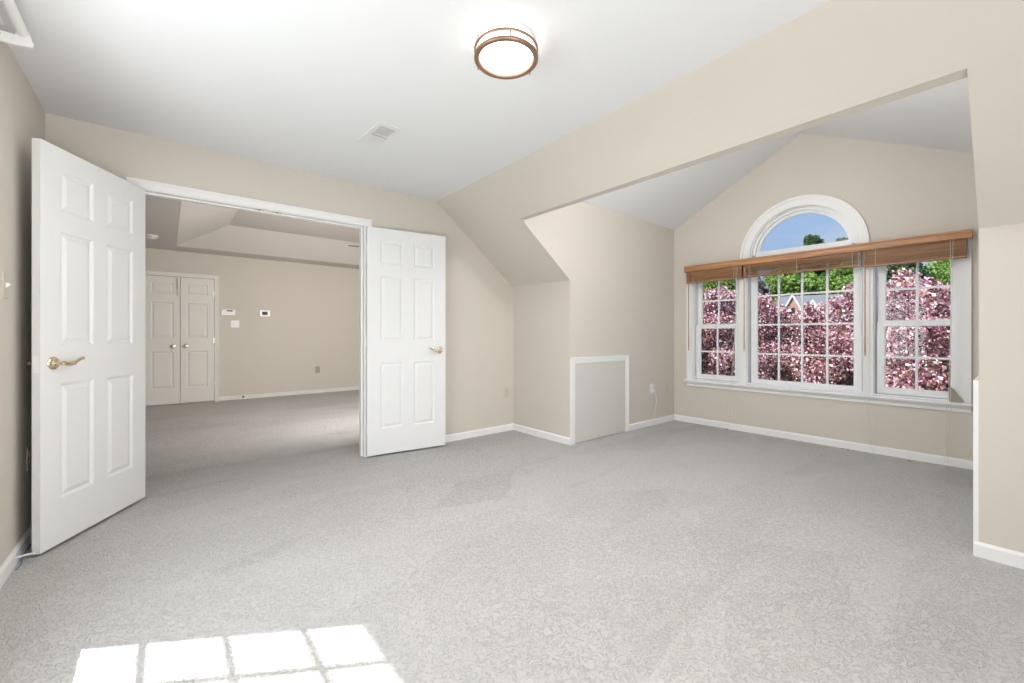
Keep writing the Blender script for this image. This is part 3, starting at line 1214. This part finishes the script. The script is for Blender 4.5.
# ------------------------------------------------------------------ outlets, switches
def plate(name, loc, rotz, w, h, m, label, cat, kind='duplex', group=None):
    """wall plate in local xz plane facing -y"""
    e_ = empty(name, loc, rotz, label, cat, group)
    b = nb()
    prism(b, [(-w / 2, -h / 2), (w / 2, -h / 2), (w / 2, h / 2), (-w / 2, h / 2)], 'y', -0.004, 0)
    obj('cover_plate', b, m, e_, bevel=0.0015)
    if kind == 'duplex':
        for zz in (-0.02, 0.02):
            b = nb()
            prism(b, [(0.016 * math.cos(a), zz + 0.014 * math.sin(a)) for a in [2 * PI * k / 16 for k in range(16)]], 'y', -0.0065, -0.003)
            f = obj('socket_face', b, m, e_)
            b = nb()
            bx(b, -0.007, -0.005, -0.0068, -0.006, zz - 0.001, zz + 0.007)
            bx(b, 0.005, 0.007, -0.0068, -0.006, zz - 0.001, zz + 0.007)
            bx(b, -0.002, 0.002, -0.0068, -0.006, zz - 0.009, zz - 0.005)
            obj('slot', b, M['dark'], f)
    elif kind.startswith('switch'):
        n = int(kind[6:])
        for k in range(n):
            xx = (k - (n - 1) / 2) * 0.046
            b = nb()
            hull8(b, [(xx - 0.005, -0.004, -0.011), (xx + 0.005, -0.004, -0.011), (xx + 0.005, -0.004, 0.011), (xx - 0.005, -0.004, 0.011)],
                  [(xx - 0.004, -0.018, 0.000), (xx + 0.004, -0.018, 0.000), (xx + 0.004, -0.014, 0.010), (xx - 0.004, -0.014, 0.010)])
            obj('toggle', b, M['plastic'], e_)
    for zz in ((-0.045, 0.045) if kind != 'duplex' else (0.0,)):
        b = nb()
        lathe(b, [(0.0, -0.0052), (0.003, -0.005), (0.0035, -0.004)], (0, 0, zz), 'y', 10)
        obj('plate_screw', b, M['nickel'], e_)
    return e_


plate('light_switch', (XL, 2.905, 1.310), R(90), 0.075, 0.120, M['beige_plastic'], 'painted beige plate with a white toggle light switch on the left wall', 'light switch', 'switch1')
plate('wall_outlet', (XL, 3.325, 0.440), R(90), 0.075, 0.120, M['beige_plastic'], 'beige wall outlet low in the dark gap behind the left door', 'outlet', group='wall outlets')
plate('wall_outlet', (2.985, YA, 0.435), 0.0, 0.072, 0.118, M['beige_plastic'], 'beige painted outlet on the door wall close to the inner corner', 'outlet', group='wall outlets')
wo_ = plate('wall_outlet', (4.520, YC1, 0.440), 0.0, 0.075, 0.120, M['plastic'], 'white outlet with a cord plugged in, between attic hatch and window corner', 'outlet', group='wall outlets')
plate('wall_outlet', (4.865, YC1, 0.420), 0.0, 0.070, 0.115, M['beige_plastic'], 'beige painted cover plate beside the white outlet, nearest the window corner', 'wall plate', 'blank').name = 'blank_wall_plate'
plate('wall_outlet', (2.197, YB, 0.438), 0.0, 0.080, 0.125, M['grey_plastic'], 'grey outlet low on the far wall of the next room', 'outlet', group='wall outlets')
plate('light_switch', (0.893, YB, 1.275), 0.0, 0.118, 0.118, M['plastic'], 'white two-toggle switch plate below the alarm keypad in the far room', 'light switch', 'switch2')

# cord from the white outlet
b = nb()
bx(b, 4.520 - 0.012, 4.520 + 0.016, YC1 - 0.030, YC1 - 0.006, 0.408, 0.434)
pts = []
for k in range(26):
    t = k / 25
    z = 0.43 - 0.42 * t
    x = 4.522 + 0.075 * math.sin(min(1, t * 2.2) * PI / 2) * (1 - t) ** 0.8 + 0.012 * math.sin(t * 6)
    if t < 0.12:
        z = 0.42 + 0.02 * math.sin(t / 0.12 * PI)
    pts.append((x, YC1 - 0.024, z))
tube(b, pts, 0.0035, 8)
tag(obj('power_cord', b, M['plastic'], smooth=True), 'white power cord hanging from the outlet by the window corner', 'cord')

# alarm keypad and thermostat
kp = empty('alarm_keypad', (0.796, YB, 1.465), 0.0, 'white alarm keypad on the far wall beside the closet doors', 'keypad')
b = nb()
prism(b, [(-0.098, -0.050), (0.098, -0.050), (0.098, 0.050), (-0.098, 0.050)], 'y', -0.028, 0)
obj('housing', b, M['plastic'], kp, bevel=0.006)
b = nb()
bx(b, -0.020, 0.060, -0.030, -0.027, 0.016, 0.036)
obj('display', b, M['dark'], kp)
b = nb()
bx(b, -0.094, 0.094, -0.032, -0.028, -0.046, 0.004)
obj('flip_cover', b, M['plastic'], kp)
ts = empty('thermostat', (1.327, YB, 1.465), 0.0, 'small white thermostat with a dark display on the far wall', 'thermostat')
b = nb()
prism(b, [(-0.082, -0.055), (0.082, -0.055), (0.082, 0.055), (-0.082, 0.055)], 'y', -0.024, 0)
obj('housing', b, M['plastic'], ts, bevel=0.006)
b = nb()
bx(b, -0.040, 0.042, -0.026, -0.023, -0.026, 0.030)
obj('display', b, M['dark'], ts)

# cable stub by the far baseboard
b = nb()
tube(b, [(1.005, YB - 0.010, 0.04), (1.007, YB - 0.035, 0.045), (1.010, YB - 0.045, 0.036)], [0.014, 0.014, 0.010], 10)
tag(obj('cable_stub', b, M['dark']), 'small dark cable stub at the baseboard of the far room', 'door stop')

# smoke detector
sdn = empty('smoke_detector', (-0.158, 7.35, HF), 0.0, 'round white smoke detector on the ceiling of the next room', 'smoke detector')
b = nb()
lathe(b, [(0.0, 0), (0.075, 0), (0.075, -0.010), (0.066, -0.014), (0.066, -0.030), (0.050, -0.038), (0.0, -0.039)], (0, 0, 0), 'z', 32)
obj('housing', b, M['plastic'], sdn, smooth=True)
b = nb()
lathe(b, [(0.0665, -0.027), (0.0672, -0.026), (0.0672, -0.018), (0.0665, -0.017)], (0, 0, 0), 'z', 32)
obj('sensor_slot', b, M['grey_plastic'], sdn)

# ceiling fan of the next room: one blade tip shows past the right jamb
fx, fy = 2.63, 5.87
fan = empty('ceiling_fan', (fx, fy, 2.34), 0.0, 'dark blade of a ceiling fan just showing beside the right jamb', 'ceiling fan')
b = nb()
lathe(b, [(0.0, -0.09), (0.07, -0.085), (0.10, -0.05), (0.11, 0.02), (0.09, 0.06), (0.03, 0.08), (0.016, 0.10), (0.016, 0.33), (0.06, 0.34), (0.07, 0.38), (0.0, 0.38)], (0, 0, 0), 'z', 28)
obj('motor', b, M['fan'], fan, smooth=True)
a0 = math.atan2(6.08 - fy, 1.995 - fx)
for k in range(5):
    a = a0 + k * 2 * PI / 5
    b = nb()
    c, s = math.cos(a), math.sin(a)
    outl = [(0.14, -0.030), (0.22, -0.050), (0.60, -0.055), (0.66, -0.038), (0.67, 0.0), (0.66, 0.038), (0.60, 0.055), (0.22, 0.050), (0.14, 0.030)]
    lo_ = [(u * c - v * s, u * s + v * c, 0.010 - 0.12 * v) for u, v in outl]
    hull8(b, lo_, [(x, y, z + 0.007) for x, y, z in lo_])
    obj('blade', b, M['fan'], fan)
    b = nb()
    tube(b, [(0.09 * c, 0.09 * s, 0.005), (0.17 * c, 0.17 * s, 0.006)], 0.012, 8)
    obj('blade_arm', b, M['fan'], fan)

# curtain rod over the left window, its end bracket shows at the top left
rod = empty('curtain_rod', (XL, 1.68, 2.34), 0.0, 'white curtain rod end with bracket high on the left wall at the ceiling', 'curtain rod')
b = nb()
tube(b, [(0.088, -1.15, 0.036), (0.088, 1.030, 0.036)], 0.0185, 16)
obj('rod', b, M['trim'], rod, smooth=True)
b = nb()
tube(b, [(0.030, -1.15, 0.052), (0.030, 1.040, 0.052)], 0.006, 12)
obj('rear_rod', b, M['trim'], rod, smooth=True)
for yy in (1.045, -1.15):
    b = nb()
    prism(b, [(0.0, -0.020), (0.04, -0.021), (0.09, -0.016), (0.113, -0.014), (0.118, 0.000), (0.112, 0.018), (0.104, 0.052), (0.072, 0.056), (0.064, 0.022), (0.0, 0.024)], 'y', yy - 0.006, yy + 0.006)
    bx(b, 0.0, 0.006, yy - 0.02, yy + 0.02, -0.03, 0.06)
    br = obj('bracket', b, M['trim'], rod)
    b = nb()
    lathe(b, [(0.0, -0.004), (0.006, -0.003), (0.006, 0.0)], (0.020, yy - 0.0062, 0.008), 'y', 12)
    obj('bracket_screw', b, M['nickel'], br)

# wedge on the sill
wd_ = nb()
prism(wd_, [(0.392, 0.5352), (0.318, 0.5352), (0.312, 0.548), (0.345, 0.600), (0.368, 0.646), (0.380, 0.656), (0.392, 0.648), (0.396, 0.600)], 'x', XW - 0.052, XW - 0.026)
w_ = tag(obj('wedge', wd_, M['wedge'], bevel=0.004), 'small grey tapered wedge standing on the right end of the window sill', 'wedge')

# cable end behind the left door
b = nb()
tube(b, [(XL + 0.020, 3.26, 0.006), (XL + 0.024, 3.14, 0.012), (XL + 0.030, 3.04, 0.018), (XL + 0.034, 2.99, 0.008), (XL + 0.026, 2.95, 0.004)], 0.003, 8)
tag(obj('blue_cable', b, M['blue'], smooth=True), 'thin blue cable on the carpet behind the left door edge', 'cable')
b = nb()
tube(b, [(XL + 0.016, 3.02, 0.035), (XL + 0.045, 3.01, 0.042), (XL + 0.075, 3.00, 0.044)], [0.005, 0.005, 0.004], 8)
tag(obj('spring_door_stop', b, M['plastic'], smooth=True), 'white door stop on the left baseboard behind the open door', 'door stop')

# crumbs of debris by the window baseboard
random.seed(3)
for (cx_, cy_, n) in ((4.985, 2.165, 5), (4.98, 1.06, 6), (4.93, 0.62, 3), (4.55, 1.15, 2)):
    for k in range(n):
        b = nb()
        bmesh.ops.create_icosphere(b, subdivisions=1, radius=random.uniform(0.004, 0.009))
        for v in b.verts:
            v.co *= random.uniform(0.7, 1.3)
            v.co.z *= 0.5
        o = obj('debris_crumb', b, M['soil'])
        o.location = (cx_ + random.uniform(-.02, .02), cy_ + random.uniform(-.05, .05), 0.003)
        place = {2.165: 'under the left blind cords', 1.06: 'by the baseboard under the middle window', 0.62: 'by the baseboard under the right window', 1.15: 'alone on the dormer carpet'}[cy_]
        tag(o, 'tiny dark crumb on the carpet ' + place, 'debris', 'dark crumbs ' + place)

# ------------------------------------------------------------------ outside
b = nb()
bmesh.ops.create_grid(b, x_segments=2, y_segments=2, size=90)
bmesh.ops.translate(b, verts=b.verts, vec=(60, 0, -3.2))
o = obj('lawn', b, M['grass'])
tag(o, 'green lawn below the window', 'lawn', kind='structure')
o.name = 'ground'


def crown(blobs, n, size, seed, flat=0.5):
    """leaf and petal flakes scattered over and through a set of ellipsoid clumps"""
    rnd = random.Random(seed)
    verts, faces = [], []
    tot = sum(r ** 2 for *_c, r in blobs)
    for (cx_, cy_, cz_, r) in blobs:
        k = int(n * r * r / tot)
        for _ in range(k):
            d = Vector((rnd.gauss(0, 1), rnd.gauss(0, 1), rnd.gauss(0, 1))).normalized()
            rad = r * (rnd.random() ** 0.33) * (0.85 + 0.35 * noise.noise(d * 2.2 + Vector((cx_, cy_, cz_))))
            p = Vector((cx_, cy_, cz_)) + Vector((d.x, d.y, d.z * 0.85)) * rad
            u = Vector((rnd.gauss(0, 1), rnd.gauss(0, 1), rnd.gauss(0, 1))).normalized()
            w = u.orthogonal().normalized()
            q = u.cross(w)
            s = size * rnd.uniform(0.55, 1.25)
            i = len(verts)
            bend = u * s * 0.25
            verts += [p - w * s * 0.5, p + q * s * 0.38 + bend, p + w * s * 0.55, p - q * s * 0.38 + bend]
            faces.append((i, i + 1, i + 2, i + 3))
    me = bpy.data.meshes.new('foliage')
    me.from_pydata([tuple(v) for v in verts], [], faces)
    return me


def tree(name, base, blobs, n, size, m, label, seed, trunk_r, top, group=None):
    e_ = empty(name, base, 0.0, label, 'tree', group)
    bs = [(x - base[0], y - base[1], z - base[2], r) for x, y, z, r in blobs]
    me = crown(bs, n, size, seed)
    me.materials.append(m)
    f = bpy.data.objects.new('foliage', me)
    COL.objects.link(f)
    f.parent = e_
    b = nb()
    tube(b, [(0, 0, 0), (0.05 * trunk_r, 0, top * 0.35), (0, 0.1 * trunk_r, top * 0.7), (0, 0, top)], [trunk_r * 1.2, trunk_r, trunk_r * 0.7, trunk_r * 0.25], 10)
    tk = obj('trunk', b, M['bark'], e_, smooth=True)
    rnd = random.Random(seed + 50)
    for (x, y, z, r) in rnd.sample(bs, min(9, len(bs))):
        b = nb()
        st = Vector((0, 0, top * rnd.uniform(0.3, 0.75)))
        en = Vector((x, y, z + r * 0.5))
        md = (st + en) / 2 + Vector((rnd.uniform(-.1, .1), rnd.uniform(-.1, .1), r * 0.1))
        tube(b, [st, md, en], [trunk_r * 0.45, trunk_r * 0.28, trunk_r * 0.08], 7)
        obj('branch', b, M['bark'], e_, smooth=True)
    return e_


def blob_field(rnd, x0, x1, y0, y1, z0, ztop, step, r0, r1):
    out = []
    y = y0
    while y < y1:
        z = z0
        while z < ztop(y) - r0 * 0.6:
            out.append((rnd.uniform(x0, x1), y + rnd.uniform(-.2, .2), z + rnd.uniform(-.1, .1), rnd.uniform(r0, r1)))
            z += step
        y += step
    return out




def plum(base, y0, y1, x0, x1, ztop, n, label, seed):
    rr = random.Random(seed)
    bl_ = []
    y = y0
    while y <= y1:
        zt_ = ztop(y)
        z = -0.5
        while z < zt_ - 0.30:
            r_ = rr.uniform(0.30, 0.44)
            bl_.append((rr.uniform(x0, x1), y + rr.uniform(-.12, .12), z, r_))
            z += 0.30
        for _ in range(3):      # loose twigs along the top
            r_ = rr.uniform(0.12, 0.24)
            bl_.append((rr.uniform(x0, x1), y + rr.uniform(-.2, .2), zt_ - r_ * rr.uniform(0.6, 1.6), r_))
        y += 0.30
    tree('flowering_plum_tree', base, bl_, n, 0.056, M['blossom'], label, seed, 0.12, 3.6, 'flowering plum trees outside the window')


def lerp_top(pts):
    def f(y):
        if y <= pts[0][0]:
            return pts[0][1]
        for (a, za), (c, zc) in zip(pts, pts[1:]):
            if y <= c:
                return za + (zc - za) * (y - a) / (c - a)
        return pts[-1][1]
    return f


plum((8.3, 0.4, -3.2), -0.9, 1.35, 7.9, 8.6, lerp_top([(-0.9, 1.6), (0.55, 1.72), (0.8, 1.85), (1.1, 2.15), (1.5, 1.95)]), 40000, 'pink-blossomed plum tree filling the narrow right window', 1)
plum((9.9, 2.8, -3.2), 1.5, 4.2, 9.6, 10.3, lerp_top([(1.4, 2.0), (2.15, 2.18), (2.4, 1.85), (2.7, 1.72), (3.25, 1.66), (3.5, 2.0), (4.4, 2.1)]), 56000, 'pink-blossomed plum tree outside the wide middle window', 2)
plum((8.3, 4.6, -3.2), 3.6, 5.6, 7.9, 8.6, lerp_top([(3.5, 2.0), (4.2, 2.05), (5.5, 2.0)]), 40000, 'pink-blossomed plum tree outside the narrow left window', 4)


def big_tree(depth, px, py_top, width_px, m, label, seed, n=7000, size=0.35, name='leafy_tree', group=None, zlow=-1.5):
    """px, py_top, width_px: bearing, top and spread as angles seen from the room; converted to a place on the ground, a height and a width in metres"""
    th_ = R(39.4)
    F_ = Vector((math.sin(th_), math.cos(th_), 0))
    R_ = Vector((math.cos(th_), -math.sin(th_), 0))
    c = F_ * depth + R_ * depth * (px - 512) / 420.7
    ztop = 1.085 + depth * (335.2 - py_top) / 420.7
    w = depth * width_px / 420.7 / 1.2
    rr = random.Random(seed)
    bl_ = []
    hgt = ztop - zlow
    for k in range(90):
        hh = rr.random()
        r_ = min(w * rr.uniform(0.12, 0.20), hgt * 0.3)
        lim = 0.5 * w * math.sqrt(max(0.12, 1 - hh ** 3)) - r_ * 0.4
        a = rr.uniform(0, 2 * PI)
        q = max(0, lim) * rr.random() ** 0.4
        bl_.append((c.x + math.cos(a) * q, c.y + math.sin(a) * q, zlow + (hgt - r_ * 1.05) * hh, r_))
    tree(name, (c.x, c.y, -3.2), bl_, n, size, m, label, seed, w * 0.035, (ztop + 3.2) * 0.8, group)


G = 'trees beyond the plum trees'
big_tree(17, 750, 262, 66, M['leaf_grey'], 'greyish bare-looking tree in the upper left of the middle window', 21, 26000, 0.12, group=G)
big_tree(44, 790, 257, 90, M['leaf_fresh'], 'fresh green tree behind the brick gable, left in the middle window', 22, 34000, 0.34, group=G)
big_tree(48, 850, 255, 100, M['leaf_fresh'], 'wide fresh green tree behind the right half of the middle window', 23, 34000, 0.36, group=G)
big_tree(64, 813, 230, 36, M['leaf_dark'], 'dark round treetop standing tallest in the half-round window', 24, 16000, 0.42, group=G, zlow=3.0)
big_tree(82, 846, 234, 46, M['leaf_dark'], 'dark treetop at the right end of the half-round window', 25, 16000, 0.42, group=G, zlow=3.0)
big_tree(20, 902, 252, 80, M['leaf_dark'], 'darker green tree behind the blossom, left in the right window', 26, 30000, 0.15, group=G)
big_tree(29, 946, 247, 110, M['leaf_fresh'], 'bright green tree in the top right corner of the right window', 27, 34000, 0.17, group=G)
big_tree(27, 716, 257, 112, M['leaf_fresh'], 'yellow-green tree behind the blossom in the left window', 28, 34000, 0.17, group=G)

# neighbour's house: grey roof, brick gable with white rake boards
hx, hy = 34.5, 10.5
hs_ = empty('neighbour_house', (hx, hy, -3.2), R(-73), 'grey-roofed brick house with a white-trimmed gable seen through the middle window', 'house')
b = nb()
prism(b, [(-1.0, 0), (3.2, 0), (3.2, 5.6), (-1.0, 5.6)], 'y', 1.2, 6.0)
obj('wall', b, M['brick'], hs_)
b = nb()
hull8(b, [(-1.4, 0.8, 5.4), (3.6, 0.8, 5.4), (3.6, 6.4, 5.4), (-1.4, 6.4, 5.4)], [(-0.9, 3.5, 7.35), (3.1, 3.5, 7.35), (3.1, 3.7, 7.35), (-0.9, 3.7, 7.35)])
obj('roof', b, M['roof'], hs_)
b = nb()
prism(b, [(-0.45, 0), (0.45, 0), (0.45, 6.2), (0.0, 7.1), (-0.45, 6.2)], 'y', 0.3, 3.4)
gb = obj('brick_gable', b, M['brick'], hs_)
b = nb()
for s in (1, -1):
    hull8(b, [(0, 0.22, 7.05), (0, 0.22, 7.30), (s * 0.60, 0.22, 6.10), (s * 0.60, 0.22, 5.85)], [(0, 0.29, 7.05), (0, 0.29, 7.30), (s * 0.60, 0.29, 6.10), (s * 0.60, 0.29, 5.85)])
obj('rake_boards', b, M['siding'], gb)
b = nb()
for s in (1, -1):
    hull8(b, [(0, 0.29, 7.08), (0, 0.29, 7.24), (s * 0.56, 0.29, 6.12), (s * 0.56, 0.29, 5.96)], [(0, 3.4, 7.08), (0, 3.4, 7.24), (s * 0.56, 3.4, 6.12), (s * 0.56, 3.4, 5.96)])
obj('gable_roof', b, M['roof'], gb)
b = nb()
prism(b, [(0.85, 5.0), (1.55, 5.0), (1.55, 6.3), (1.2, 6.85), (0.85, 6.3)], 'y', 0.6, 3.2)
obj('dormer', b, M['siding'], hs_)
b = nb()
bx(b, -0.12, 0.12, 0.26, 0.31, 5.7, 6.25)
obj('window', b, M['dark'], hs_)
